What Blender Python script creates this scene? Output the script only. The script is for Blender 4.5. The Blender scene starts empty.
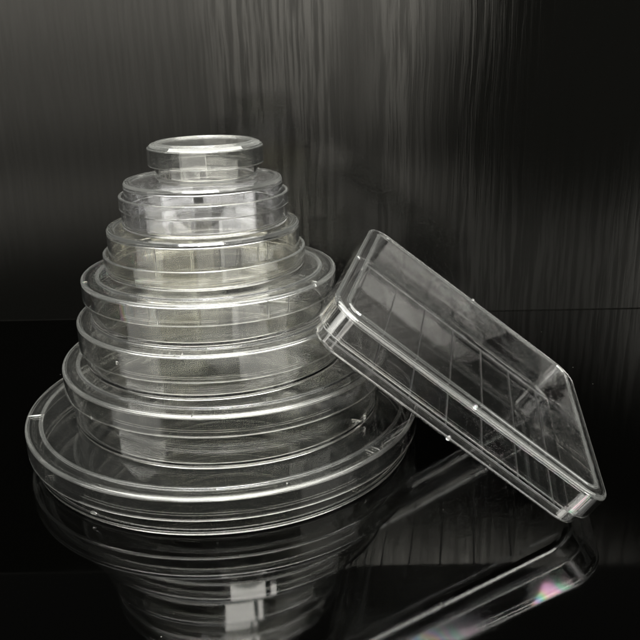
import bpy, bmesh, math, random
from mathutils import Vector, Matrix
random.seed(7)
MM = 0.001
sc = bpy.context.scene
col = sc.collection
R = math.radians

# ------------------------------------------------------------------ materials
def principled(name, **kw):
    m = bpy.data.materials.new(name); m.use_nodes = True
    p = m.node_tree.nodes['Principled BSDF']
    for k, v in kw.items(): p.inputs[k.replace('_', ' ')].default_value = v
    return m, p

def plastic(name, colour, rough=0.0, film=0.0, haze=0.006, wave=.02, fmask=('X', -.024, -.030), fior=1.42):
    """clear moulded polystyrene: refracting, with the very slight milkiness of a moulded, handled surface"""
    m, p = principled(name, Base_Color=(*colour, 1), Roughness=rough, IOR=1.57)
    nt = m.node_tree; N = nt.nodes; L = nt.links
    p.inputs['Transmission Weight'].default_value = 1.0
    if film:
        p.inputs['Thin Film Thickness'].default_value = film
        p.inputs['Thin Film IOR'].default_value = fior
        t = N.new('ShaderNodeTexCoord'); nz = N.new('ShaderNodeTexNoise'); nz.inputs['Scale'].default_value = 60
        mr = N.new('ShaderNodeMapRange'); mr.inputs['To Min'].default_value = film*.55; mr.inputs['To Max'].default_value = film*1.5
        mr.inputs['From Min'].default_value = .3; mr.inputs['From Max'].default_value = .7
        L.new(t.outputs['Object'], nz.inputs['Vector']); L.new(nz.outputs['Fac'], mr.inputs['Value'])
        sx = N.new('ShaderNodeSeparateXYZ'); L.new(t.outputs['Object'], sx.inputs[0])
        mk = N.new('ShaderNodeMapRange'); mk.inputs['From Min'].default_value, mk.inputs['From Max'].default_value = fmask[1:]
        L.new(sx.outputs[fmask[0]], mk.inputs['Value'])
        ml = N.new('ShaderNodeMath'); ml.operation = 'MULTIPLY'; L.new(mr.outputs['Result'], ml.inputs[0]); L.new(mk.outputs['Result'], ml.inputs[1])
        if fmask[0] == 'Y':
            mx_ = N.new('ShaderNodeMapRange'); mx_.inputs['From Min'].default_value = -.030; mx_.inputs['From Max'].default_value = .005
            L.new(sx.outputs['X'], mx_.inputs['Value'])
            m2 = N.new('ShaderNodeMath'); m2.operation = 'MULTIPLY'; L.new(ml.outputs[0], m2.inputs[0]); L.new(mx_.outputs['Result'], m2.inputs[1]); ml = m2
        L.new(ml.outputs[0], p.inputs['Thin Film Thickness'])
    tc = N.new('ShaderNodeTexCoord')
    # faint moulding waviness
    n = N.new('ShaderNodeTexNoise'); n.inputs['Scale'].default_value = 55; n.inputs['Detail'].default_value = 2
    b = N.new('ShaderNodeBump'); b.inputs['Strength'].default_value = wave; b.inputs['Distance'].default_value = 0.0002
    L.new(tc.outputs['Object'], n.inputs['Vector']); L.new(n.outputs['Fac'], b.inputs['Height'])
    if wave: L.new(b.outputs['Normal'], p.inputs['Normal'])
    # smudges, plus a patchy pale haze painting in the room's reflections
    n2 = N.new('ShaderNodeTexNoise'); n2.inputs['Scale'].default_value = 38; n2.inputs['Detail'].default_value = 5; n2.inputs['Roughness'].default_value = .65
    L.new(tc.outputs['Object'], n2.inputs['Vector'])
    mr = N.new('ShaderNodeMapRange'); mr.inputs['From Min'].default_value = .35; mr.inputs['From Max'].default_value = .75
    mr.inputs['To Min'].default_value = haze*.6; mr.inputs['To Max'].default_value = haze*1.5
    L.new(n2.outputs['Fac'], mr.inputs['Value'])
    d = N.new('ShaderNodeBsdfTranslucent'); d.inputs['Color'].default_value = (.75, .77, .74, 1)
    d2 = N.new('ShaderNodeBsdfDiffuse'); d2.inputs['Color'].default_value = (.75, .77, .74, 1)
    a = N.new('ShaderNodeMixShader'); a.inputs[0].default_value = .6
    L.new(d.outputs[0], a.inputs[1]); L.new(d2.outputs[0], a.inputs[2])
    mx = N.new('ShaderNodeMixShader')
    L.new(mr.outputs['Result'], mx.inputs[0]); L.new(p.outputs[0], mx.inputs[1]); L.new(a.outputs[0], mx.inputs[2])
    L.new(mx.outputs[0], N['Material Output'].inputs['Surface'])
    return m

M_clear = plastic('clear_plastic', (.985, .985, .97), rough=.015)
M_rim = plastic('hazed_rim', (.985, .985, .96), rough=.12, haze=.032)  # pale haze stands in for the light that gathers in rim edges
M_sqrim = plastic('square_rim', (.985, .985, .97), rough=.08, haze=.03)  # edge brightness painted as haze on the square dish too
M_hazed = plastic('hazed_plastic', (.985, .985, .97), rough=.02, haze=.012)  # this and the next two: extra haze stands in for light up the stack
M_yellow = plastic('yellowish_plastic', (.98, .972, .925), rough=.02, haze=.012)
M_lilac = plastic('cool_plastic', (.975, .975, .985), rough=.02, haze=.012)
M_film = plastic('stressed_plastic', (.985, .985, .97), film=700, rough=.015)
M_square = plastic('square_plastic', (.99, .99, .99), haze=.0015, wave=0)
M_squarefilm = plastic('square_stressed_plastic', (.99, .99, .99), film=480, haze=.0015, wave=0, fmask=('Y', -.0518, -.0524), fior=1.75)
M_grid = plastic('moulded_grid_line', (.99, .99, .99), rough=.25, haze=.10, wave=0)

def table_mat():
    m, p = principled('black_gloss', Base_Color=(.00012, .00012, .0001, 1), Roughness=.03, IOR=1.44)
    N = m.node_tree.nodes; L = m.node_tree.links
    tc = N.new('ShaderNodeTexCoord')
    n = N.new('ShaderNodeTexNoise'); n.inputs['Scale'].default_value = 14; n.inputs['Detail'].default_value = 6
    mr = N.new('ShaderNodeMapRange'); mr.inputs['From Min'].default_value = .35; mr.inputs['From Max'].default_value = .7
    mr.inputs['To Min'].default_value = .025; mr.inputs['To Max'].default_value = .085
    L.new(tc.outputs['Object'], n.inputs['Vector']); L.new(n.outputs['Fac'], mr.inputs['Value']); L.new(mr.outputs['Result'], p.inputs['Roughness'])
    # sparse dust specks lying on the gloss
    v = N.new('ShaderNodeTexVoronoi'); v.inputs['Scale'].default_value = 170
    L.new(tc.outputs['Object'], v.inputs['Vector'])
    lt = N.new('ShaderNodeMath'); lt.operation = 'LESS_THAN'; lt.inputs[1].default_value = .035
    L.new(v.outputs['Distance'], lt.inputs[0])
    n3 = N.new('ShaderNodeTexWhiteNoise'); L.new(v.outputs['Position'], n3.inputs['Vector'])
    gt = N.new('ShaderNodeMath'); gt.operation = 'GREATER_THAN'; gt.inputs[1].default_value = .86
    L.new(n3.outputs['Value'], gt.inputs[0])
    mu = N.new('ShaderNodeMath'); mu.operation = 'MULTIPLY'; L.new(lt.outputs[0], mu.inputs[0]); L.new(gt.outputs[0], mu.inputs[1])
    mc = N.new('ShaderNodeMix'); mc.data_type = 'RGBA'
    mc.inputs['A'].default_value = (.00012, .00012, .0001, 1); mc.inputs['B'].default_value = (.05, .05, .045, 1)
    L.new(mu.outputs[0], mc.inputs['Factor']); L.new(mc.outputs['Result'], p.inputs['Base Color'])
    return m

def wall_mat():
    m, p = principled('black_wood_laminate', Base_Color=(.0016, .0016, .0014, 1), Roughness=.42, IOR=1.5)
    N = m.node_tree.nodes; L = m.node_tree.links
    tc = N.new('ShaderNodeTexCoord')
    # slow sideways wander of the vertical grain
    mpw = N.new('ShaderNodeMapping'); mpw.inputs['Scale'].default_value = (14, 1, 16)
    L.new(tc.outputs['Object'], mpw.inputs['Vector'])
    nw = N.new('ShaderNodeTexNoise'); nw.inputs['Scale'].default_value = 1; nw.inputs['Detail'].default_value = 3
    L.new(mpw.outputs[0], nw.inputs['Vector'])
    sep = N.new('ShaderNodeSeparateXYZ'); L.new(tc.outputs['Object'], sep.inputs[0])
    wa = N.new('ShaderNodeMath'); wa.operation = 'MULTIPLY_ADD'; wa.inputs[1].default_value = .0035
    L.new(nw.outputs['Fac'], wa.inputs[0]); L.new(sep.outputs['X'], wa.inputs[2])
    cmb = N.new('ShaderNodeCombineXYZ'); L.new(wa.outputs[0], cmb.inputs['X']); L.new(sep.outputs['Z'], cmb.inputs['Z'])
    mp = N.new('ShaderNodeMapping'); mp.inputs['Scale'].default_value = (340, 1, 14)
    L.new(cmb.outputs[0], mp.inputs['Vector'])
    n = N.new('ShaderNodeTexNoise'); n.inputs['Scale'].default_value = 1; n.inputs['Detail'].default_value = 4; n.inputs['Roughness'].default_value = .6
    L.new(mp.outputs[0], n.inputs['Vector'])
    cr = N.new('ShaderNodeMapRange'); cr.interpolation_type = 'SMOOTHSTEP'
    cr.inputs['From Min'].default_value = .40; cr.inputs['From Max'].default_value = .60
    L.new(n.outputs['Fac'], cr.inputs['Value'])
    # the grain shows in broad vertical bands, stronger to the right
    xr = N.new('ShaderNodeMapRange'); xr.inputs['From Min'].default_value = -.08; xr.inputs['From Max'].default_value = .42
    L.new(wa.outputs[0], xr.inputs['Value'])
    br = N.new('ShaderNodeValToRGB'); L.new(xr.outputs[0], br.inputs[0]); br.color_ramp.interpolation = 'EASE'
    el = br.color_ramp.elements
    stops = [(0, .25), (.1, .12), (.2, .06), (.33, .15), (.38, .8), (.46, 1), (.50, .15), (.55, .9), (.59, .25), (.63, .9), (.75, .6), (.9, 1), (1, .6)]
    el[0].position, el[0].color = stops[0][0], (stops[0][1],)*3+(1,)
    el[1].position, el[1].color = stops[-1][0], (stops[-1][1],)*3+(1,)
    for ps_, v_ in stops[1:-1]:
        q = el.new(ps_); q.color = (v_, v_, v_, 1)
    mu = N.new('ShaderNodeMath'); mu.operation = 'MULTIPLY'; L.new(cr.outputs[0], mu.inputs[0]); L.new(br.outputs[0], mu.inputs[1])
    # fine fibre texture
    mf = N.new('ShaderNodeMapping'); mf.inputs['Scale'].default_value = (900, 1, 60)
    L.new(cmb.outputs[0], mf.inputs['Vector'])
    nf = N.new('ShaderNodeTexNoise'); nf.inputs['Scale'].default_value = 1; nf.inputs['Detail'].default_value = 4
    L.new(mf.outputs[0], nf.inputs['Vector'])
    ad = N.new('ShaderNodeMath'); ad.operation = 'MULTIPLY_ADD'; ad.inputs[1].default_value = .22
    L.new(nf.outputs['Fac'], ad.inputs[0]); L.new(mu.outputs[0], ad.inputs[2])
    b = N.new('ShaderNodeBump'); b.inputs['Strength'].default_value = .05; b.inputs['Distance'].default_value = .0003
    L.new(ad.outputs[0], b.inputs['Height'])
    rr = N.new('ShaderNodeMapRange'); rr.inputs['To Min'].default_value = .155; rr.inputs['To Max'].default_value = .17
    L.new(ad.outputs[0], rr.inputs['Value'])
    sp = N.new('ShaderNodeMapRange'); sp.inputs['To Min'].default_value = .30; sp.inputs['To Max'].default_value = .66
    L.new(ad.outputs[0], sp.inputs['Value'])
    df = N.new('ShaderNodeBsdfDiffuse'); df.inputs['Color'].default_value = (.0009, .0009, .0008, 1)
    gl = N.new('ShaderNodeBsdfAnisotropic'); gl.distribution = 'BECKMANN'; gl.inputs['Color'].default_value = (1, .975, .93, 1)
    L.new(rr.outputs[0], gl.inputs['Roughness']); L.new(b.outputs['Normal'], gl.inputs['Normal'])
    fr = N.new('ShaderNodeFresnel'); fr.inputs['IOR'].default_value = 1.45
    fm = N.new('ShaderNodeMath'); fm.operation = 'MULTIPLY'; L.new(fr.outputs[0], fm.inputs[0]); L.new(sp.outputs[0], fm.inputs[1])
    ms = N.new('ShaderNodeMixShader'); L.new(fm.outputs[0], ms.inputs[0]); L.new(df.outputs[0], ms.inputs[1]); L.new(gl.outputs[0], ms.inputs[2])
    L.new(ms.outputs[0], N['Material Output'].inputs['Surface']); N.remove(p)
    return m
M_table, M_wall = table_mat(), wall_mat()

# ------------------------------------------------------------------ helpers
def link(name, bm, mat, parent=None, weighted=True, rim=None):
    bmesh.ops.recalc_face_normals(bm, faces=bm.faces)
    me = bpy.data.meshes.new(name); bm.to_mesh(me); bm.free()
    for f in me.polygons: f.use_smooth = True
    o = bpy.data.objects.new(name, me); col.objects.link(o); me.materials.append(mat)
    if rim: me.materials.append(rim)
    if parent: o.parent = parent
    if weighted:
        w = o.modifiers.new('weighted', 'WEIGHTED_NORMAL'); w.mode = 'FACE_AREA'; w.weight = 80; w.keep_sharp = False
    return o

def rounded(pts, n=6):
    """pts: (r, z[, fillet]) open polyline -> the same with rounded corners"""
    out = []
    P = [Vector(p[:2]) for p in pts]
    for i, p in enumerate(pts):
        f = p[2] if len(p) > 2 else 0
        if f <= 0 or i in (0, len(pts)-1): out.append(P[i]); continue
        a = (P[i-1]-P[i]); b = (P[i+1]-P[i])
        la, lb = a.length, b.length; a.normalize(); b.normalize()
        ang = a.angle(b); t = min(f/math.tan(ang/2), la*.48, lb*.48); f = t*math.tan(ang/2)
        c = P[i] + (a+b).normalized()*(f/math.sin(ang/2))
        s = P[i]+a*t - c; e = P[i]+b*t - c
        tot = s.angle(e); sg = 1 if s.x*e.y - s.y*e.x > 0 else -1
        for k in range(n+1):
            q = sg*tot*k/n
            out.append(c + Vector((s.x*math.cos(q)-s.y*math.sin(q), s.x*math.sin(q)+s.y*math.cos(q))))
    return out

def lathe(bm, prof, seg=288, wob=0.0, flip=False):
    """prof from axis to axis; closed solid of revolution (mm)"""
    rings = []
    for r, z in prof:
        if flip: z = -z
        if r < 1e-6: rings.append([bm.verts.new((0, 0, z*MM))]); continue
        rings.append([bm.verts.new(((r+wob*math.sin(2*a+.7))*math.cos(a)*MM, (r-wob*math.sin(3*a))*math.sin(a)*MM, z*MM))
                      for a in (2*math.pi*k/seg for k in range(seg))])
    for A, B, p0, p1 in zip(rings, rings[1:], prof, prof[1:]):
        n0_ = len(bm.faces); mi = 1 if math.hypot(p0[0]-p1[0], p0[1]-p1[1]) < 1.25 else 0
        for k in range(seg):
            j = (k+1) % seg
            if len(A) == 1 and len(B) == 1: continue
            if len(A) == 1: f = bm.faces.new((A[0], B[k], B[j]))
            elif len(B) == 1: f = bm.faces.new((A[k], A[j], B[0]))
            else: f = bm.faces.new((A[k], A[j], B[j], B[k]))
            f.material_index = mi

def nub(bm, a, r, z, lr, lt, lz):
    """small rounded moulding pip at angle a (deg), radius r, height z; sizes in mm"""
    mtx = Matrix.Rotation(R(a), 4, 'Z') @ Matrix.Translation((r*MM, 0, z*MM)) @ Matrix.Diagonal((lr*MM, lt*MM, lz*MM, 1))
    bmesh.ops.create_uvsphere(bm, u_segments=12, v_segments=8, radius=.5, matrix=mtx)

def lid_profile(Rl, h, w=1.15, rib=5.2, ribh=.6, step=0, top=1.0, cham=0):
    p = [(0, 0)]
    if rib: p += [(Rl-rib-1.1, 0, .2), (Rl-rib-1.1, ribh, .5), (Rl-rib, ribh, .5), (Rl-rib, 0, .2)]
    p += [(Rl-cham, 0, .6), (Rl, -cham*.9, .8)] if cham else [(Rl-(.5 if step else 0), 0, top)]
    if step: p += [(Rl-.5, -step, .1), (Rl, -step-.4, .15)]
    p += [(Rl, -h, .45), (Rl-w, -h, .45), (Rl-w, -w, .5), (0, -w)]
    return rounded(p)

def base_profile(Rb, h, w=1.15, foot=.5, fw=1.5, edge=.8):
    p = [(0, foot), (Rb-edge-fw-.4, foot, .25), (Rb-edge-fw, 0, .3), (Rb-edge*.6, 0, .3), (Rb, edge, edge*.6),
         (Rb, h, .4), (Rb-w, h, .4), (Rb-w, foot+w, .6), (0, foot+w)]
    return rounded(p)

def thing(name, label, cat, loc, group=None):
    o = bpy.data.objects.new(name, None); col.objects.link(o)
    o.empty_display_size = .01
    o.location = Vector(loc)*MM; o['label'] = label; o['category'] = cat
    if group: o['group'] = group
    return o

GROUP = 'round clear petri dishes stacked in a tower'
def dish(label, x, y, z0, ztop, Rl, h, Rb, mat, matb=None, inverted=False, Rt=None, rib=5.2, nubs=(), bnubs=(), step=0, top=1.0, edge=.9, cham=0, foot=.5, rot=0):
    e = thing('petri_dish', label, 'petri dish', (x, y, z0), GROUP)
    e.rotation_euler.z = R(rot)
    H = ztop-z0
    if not inverted:
        bm = bmesh.new(); lathe(bm, base_profile(Rb, H-1.15-.35, edge=edge, foot=foot), wob=.06)
        for n in bnubs: nub(bm, *n)
        link('base', bm, matb or mat, e, rim=M_rim)
        bm = bmesh.new(); lathe(bm, lid_profile(Rl, h, rib=rib, top=top, cham=cham), wob=.05)
        for n in nubs: nub(bm, *n)
        o = link('lid', bm, mat, e, rim=M_rim); o.location.z = H*MM
    else:
        bm = bmesh.new(); lathe(bm, lid_profile(Rl, h, rib=0, step=step, top=top), wob=.05, flip=True)
        for n in nubs: nub(bm, *n)
        link('lid', bm, mat, e, rim=M_rim)
        bm = bmesh.new(); lathe(bm, base_profile(Rb, H-1.15-.35, edge=edge, foot=.6), wob=.04, flip=True)
        for n in bnubs: nub(bm, *n)
        o = link('base', bm, matb or mat, e, rim=M_rim); o.location.z = H*MM
    return e

# ------------------------------------------------------------------ the tower (mm, fitted from the photograph)
g = .06
z7, z6, z5, z4, z3, z2, z1 = 14.94, 35.6, 52.7, 68.5, 84.8, 100.7, 113.3
dish('widest shallow round dish with clear lid at the bottom of the tower', 0, -1.0, g, z7, 74.93, 8.25, 72.6, M_clear,
     nubs=((-176, 71.5, .15, 6.5, .8, .9), (-76, 72.0, .15, .9, .8, .5), (-49, 71.8, .15, 4.5, .7, .6), (-46.5, 71.8, .1, 3.5, .5, .5), (60, 72, .1, 5, .7, .6)),
     bnubs=((-128, 72.6, 3.0, 1.0, 3.2, 1.2),), rot=0)
dish('second widest round dish, resting directly on the widest bottom dish', 1.76, -.2, z7+g, z6, 61.17, 7.9, 58.6, M_clear,
     nubs=((-104, 59.5, .1, 3.5, .45, .5), (-102, 60, .1, 4.5, .45, .5), (-140, 61.1, -7.3, .6, .8, 1.4)),
     bnubs=((-36, 58.3, 2.6, 1.6, 2.6, 3.6), (-38, 56, 1.7, 5, 1.5, 1.2)))
dish('third dish up from the bottom, with a small white speck on its lid wall', -1.5, -1.55, z6+g, z5, 50.72, 9.9, 48.4, M_clear,
     nubs=((-108, 49.6, .2, 1.2, .5, .6), (-106, 50.4, .1, 1.2, .5, .5), (-103, 49.8, .2, .9, .5, .5), (-131, 50.7, -5.2, .6, 1.1, 1.3)))
dish('fourth dish up from the bottom, faint rainbow sheen on the left of its lid wall', -2.54, -3.06, z5+g, z4, 46.26, 7.4, 43.6, M_film, M_clear,
     nubs=((-112, 46.2, -3.6, .5, .8, 6.2), (-115.5, 46.2, -3.6, .5, .5, 6.2), (-67, 46.2, -3.6, .7, 1.0, 6.8), (-57, 46.2, -3.4, .5, .8, 6.0), (-38, 44.6, .1, 2.6, .8, .6), (195, 45, .1, 1.6, .6, .6)))
dish('yellowish upside down dish, third from the top of the tower', -3.83, .65, z4+g, z3, 36.94, z3-z4-9.03, 34.9, M_yellow, inverted=True, step=3.6, top=1.1,
     nubs=((-116, 36.9, 8, .5, .7, 5),), bnubs=((-118, 34.8, -5, .5, .9, 8), (-59, 34.8, -5.5, .5, .9, 7), (-52, 34.8, -5.5, .5, .9, 7), (150, 33.8, .1, 1.4, .6, .5)))
dish('upside down dish just below the smallest top dish', -2.97, 2.3, z3-.55+g, z2, 30.59, z2-z3-4.97+.6, 28.57, M_lilac, inverted=True, step=6.6, top=1.1,
     bnubs=((-62, 28.6, -3.4, .5, .6, 2.0),))
dish('smallest round dish, on the very top of the tower', -1.48, 1.9, z2-.55+g, z1, 20.64, 7.5, 18.3, M_hazed, M_hazed, rib=3.0, edge=1.2, cham=1.4)

# ------------------------------------------------------------------ the square dish
def sq_ring(bm, a, r, z, n=10):
    vs = []
    for q in range(4):
        cx = (a/2-r)*(1, -1, -1, 1)[q]; cy = (a/2-r)*(1, 1, -1, -1)[q]
        for k in range(n+1):
            t = R(90*q + 90*k/n)
            vs.append(bm.verts.new(((cx+r*math.cos(t))*MM, (cy+r*math.sin(t))*MM, z*MM)))
    return vs

def sq_loft(bm, prof, a, rc, rim_index=1):
    """prof: (inset, z) going from floor centre outside, over the rim, to floor centre inside"""
    rings = [sq_ring(bm, a-2*i, max(rc-i, .6), z) for i, z in prof]
    n = len(rings[0])
    for A, B, p0, p1 in zip(rings, rings[1:], prof, prof[1:]):
        mi = rim_index if math.hypot(p0[0]-p1[0], p0[1]-p1[1]) < 1.0 else 0
        for k in range(n):
            j = (k+1) % n
            f = bm.faces.new((A[k], A[j], B[j], B[k])); f.material_index = mi
    bm.faces.new(rings[0]); bm.faces.new(list(reversed(rings[-1])))

def prism(bm, x0, x1, y0, y1, z0, z1):
    v = [bm.verts.new((x*MM, y*MM, z*MM)) for x, y, z in
         ((x0, y0, z0), (x1, y0, z0), (x1, y1, z0), (x0, y1, z0), (x0+.12, y0+.12, z1), (x1-.12, y0+.12, z1), (x1-.12, y1-.12, z1), (x0+.12, y1-.12, z1))]
    for f in ((0, 1, 2, 3), (4, 5, 6, 7), (0, 1, 5, 4), (1, 2, 6, 5), (2, 3, 7, 6), (3, 0, 4, 7)): bm.faces.new([v[i] for i in f])

psi, th = R(18.04), R(36.6)
T, A_L = 15.4, 105.1
e_ = Vector((math.sin(psi), math.cos(psi), 0)); n0 = Vector((math.cos(psi), -math.sin(psi), 0))
u_ = -n0*math.cos(th)+Vector((0, 0, math.sin(th))); n_ = n0*math.sin(th)+Vector((0, 0, math.cos(th)))
sq = thing('square_petri_dish', 'square clear gridded dish leaning on its edge against the round dish tower', 'petri dish', (0, 0, 0))
gi = 1.5; A_B = A_L-2*gi
Cb = Vector((103.6, -92.2, 0.25))
cen = Cb + e_*A_B/2 + u_*A_B/2
# local frame: x = -u (down the slope), y = e, z = n
rot = Matrix(((-u_.x, e_.x, n_.x), (-u_.y, e_.y, n_.y), (-u_.z, e_.z, n_.z)))
sq.rotation_mode = 'XYZ'; sq.rotation_euler = rot.to_euler(); sq.location = cen*MM
bm = bmesh.new()
bp = [(p.x, p.y) for p in rounded([(9, .0), (2.2, 0, .4), (0, 1.4, 1.0), (-.15, T-2.0, .35), (1.05, T-2.0, .35), (1.35, 1.3, .5), (9, 1.3)])]
bp = [(9, 0)] + bp[1:-1] + [(9, 1.3)]
sq_loft(bm, bp, A_B, 9, 2)
# the grid moulded into the floor: 6 x 6 cells
G = 14.4
nf0 = len(bm.faces)
for k in range(-3, 4):
    prism(bm, k*G-.3, k*G+.3, -3*G-.28, 3*G-.4, 1.25, 1.62)
for y in (3*G, -3*G-.8):
    prism(bm, -3*G-3, 3*G+3, y-.3, y+.3, 1.25, 1.85)
for k in range(-3, 4):                       # little gate marks where the far line meets the cross lines
    prism(bm, k*G+3.2, k*G+7.2, 3*G+.5, 3*G+1.1, 1.25, 1.9)
grid_faces = list(bm.faces)[nf0:]
for f in grid_faces: f.material_index = 1
b_ = link('base', bm, M_square, sq); b_.data.materials.append(M_grid); b_.data.materials.append(M_sqrim)
bm = bmesh.new()
lp = [(p.x, p.y) for p in rounded([(12, T, 0), (5.2, T, .2), (4.9, T+.45, .2), (4.1, T+.45, .2), (3.8, T, .2), (0, T, 1.1), (-.07, T-9.6, .4), (1.05, T-9.6, .4), (1.15, T-1.2, .5), (12, T-1.2, 0)])]
sq_loft(bm, lp, A_L, 10)
def pip(bm, x, y, z, lx, ly, lz):
    bmesh.ops.create_uvsphere(bm, u_segments=12, v_segments=8, radius=.5, matrix=Matrix.Translation((x*MM, y*MM, z*MM)) @ Matrix.Diagonal((lx*MM, ly*MM, lz*MM, 1)))
pip(bm, .5, -A_L/2+.6, T-.2, 1.6, 2.2, 1.6); pip(bm, -A_L/2+1.2, 0, T, 2, 1.6, 1.2); pip(bm, 0, A_L/2-1, T, 1.6, 2, 1)
l_ = link('lid', bm, M_squarefilm, sq, rim=M_sqrim)
bm = bmesh.new(); 
pip(bm, 1.5, -A_B/2+.9, 1.3, 1.5, 1.6, 2.0)
o = link('moulding_pip', bm, M_square, b_, False)

# ------------------------------------------------------------------ table and back panel
def panel(name, x0, x1, y0, y1, z0, z1, mat):
    bm = bmesh.new(); bmesh.ops.create_cube(bm, size=1)
    for v in bm.verts: v.co = Vector((x0+(v.co.x+.5)*(x1-x0), y0+(v.co.y+.5)*(y1-y0), z0+(v.co.z+.5)*(z1-z0)))*MM
    bmesh.ops.bevel(bm, geom=list(bm.edges), offset=.0008, segments=2, affect='EDGES')
    o = link(name, bm, mat); o['kind'] = 'structure'; return o
ang = math.atan2(113.5-155.7, 214.2+90.7)
tb = panel('tabletop', -700, 700, -560, -.6, -22, 0, M_table)
tb.rotation_euler.z = ang; tb.location = Vector((-90.7, 155.7, 0))*MM
tb['label'] = 'glossy black tabletop under the dishes'
wl = panel('back_wall', -700, 700, 0, 18, -60, 172, M_wall)
wl.rotation_euler.z = ang; wl.location = Vector((-90.7, 155.7, 0))*MM
wl['label'] = 'black wood grain panel behind the dishes'

# ------------------------------------------------------------------ light: a window behind and above the camera, and the pale room around it
def lamp(name, az, el, dist, w, h, rad, colr):
    """az: degrees to the right of the camera side (-y) as seen from the tower"""
    d = Vector((math.sin(R(az))*math.cos(R(el)), -math.cos(R(az))*math.cos(R(el)), math.sin(R(el))))
    L = bpy.data.lights.new(name, 'AREA'); L.shape = 'RECTANGLE'; L.size = w; L.size_y = h
    L.energy = rad*w*h*math.pi; L.color = colr
    o = bpy.data.objects.new(name, L); col.objects.link(o)
    o.location = Vector((0, 0, .05)) + d*dist
    o.rotation_euler = (-d).to_track_quat('-Z', 'Y').to_euler()
    return o
K = 1.0
lamp('window_pane_light', 4, 48.2, 6.0, 2.15, 2.40, 90*K, (1, .985, .91))
lamp('window_pane_light', 22.5, 48.2, 6.0, .36, 2.40, 90*K, (1, .985, .91))
lamp('skylight', -20, 49.5, 6.0, 2.3, 1.9, 38*K, (.96, .98, 1))
lamp('lit_wall_light', 45, 17, 6.0, 6.0, 1.6, 6.5*K, (1, .99, .93))
lamp('lit_wall_light', 6, 16, 6.1, 3.4, 1.1, 3.5*K, (1, .99, .93))
lamp('side_wall_light', -68, 18, 6.0, 3.8, 2.3, 4*K, (1, .99, .93))
lamp('low_room_light', -24, 6.5, 6.0, 6.0, 1.0, 6*K, (1, .975, .90))
lamp('panel_fade_strip', -24, -1.5, 6.0, 5.6, .62, 3.2*K, (1, .975, .90))  # both strips added to smooth the light's fade down the back panel
lamp('panel_fade_strip', -26, -7, 6.0, 6.0, .52, 1.2*K, (1, .975, .90))
lamp('curtain_light', 58, 38, 6.0, 3.4, 2.1, 1.6*K, (1, .98, .91))
lamp('ceiling_light', 0, 86, 2.6, 3.9, 2.9, 11*K, (1, .99, .93))

w = bpy.data.worlds.new('World'); sc.world = w; w.use_nodes = True
bg = w.node_tree.nodes['Background']; bg.inputs['Color'].default_value = (1, .99, .95, 1); bg.inputs['Strength'].default_value = .02

# ------------------------------------------------------------------ camera
cam = bpy.data.cameras.new('camera'); co = bpy.data.objects.new('camera', cam); col.objects.link(co); sc.camera = co
cam.sensor_width = 36; cam.lens = 794.32/640*36; cam.clip_start = .01; cam.clip_end = 50
pit, rol, yaw = R(19.0976), R(-1.2214), R(7.543)
fw = Vector((math.sin(yaw)*math.cos(pit), math.cos(yaw)*math.cos(pit), -math.sin(pit)))
r = fw.cross(Vector((0, 0, 1))).normalized(); u = r.cross(fw)
r2 = r*math.cos(rol)+u*math.sin(rol); u2 = -r*math.sin(rol)+u*math.cos(rol)
co.matrix_world = Matrix(((r2.x, u2.x, -fw.x, 0), (r2.y, u2.y, -fw.y, -.28985), (r2.z, u2.z, -fw.z, .14516), (0, 0, 0, 1)))

# ------------------------------------------------------------------ render
c = sc.cycles
c.max_bounces = 30; c.transmission_bounces = 30; c.glossy_bounces = 16; c.transparent_max_bounces = 16; c.diffuse_bounces = 3
c.caustics_reflective = False; c.caustics_refractive = False
c.sample_clamp_indirect = 6; c.use_denoising = True; c.denoiser = 'OPENIMAGEDENOISE'
c.use_adaptive_sampling = True; c.adaptive_threshold = .014
vs = sc.view_settings; sc.display_settings.display_device = 'sRGB'
vs.view_transform = 'Standard'; vs.look = 'None'; vs.gamma = 1; vs.use_curve_mapping = False; vs.exposure = 0
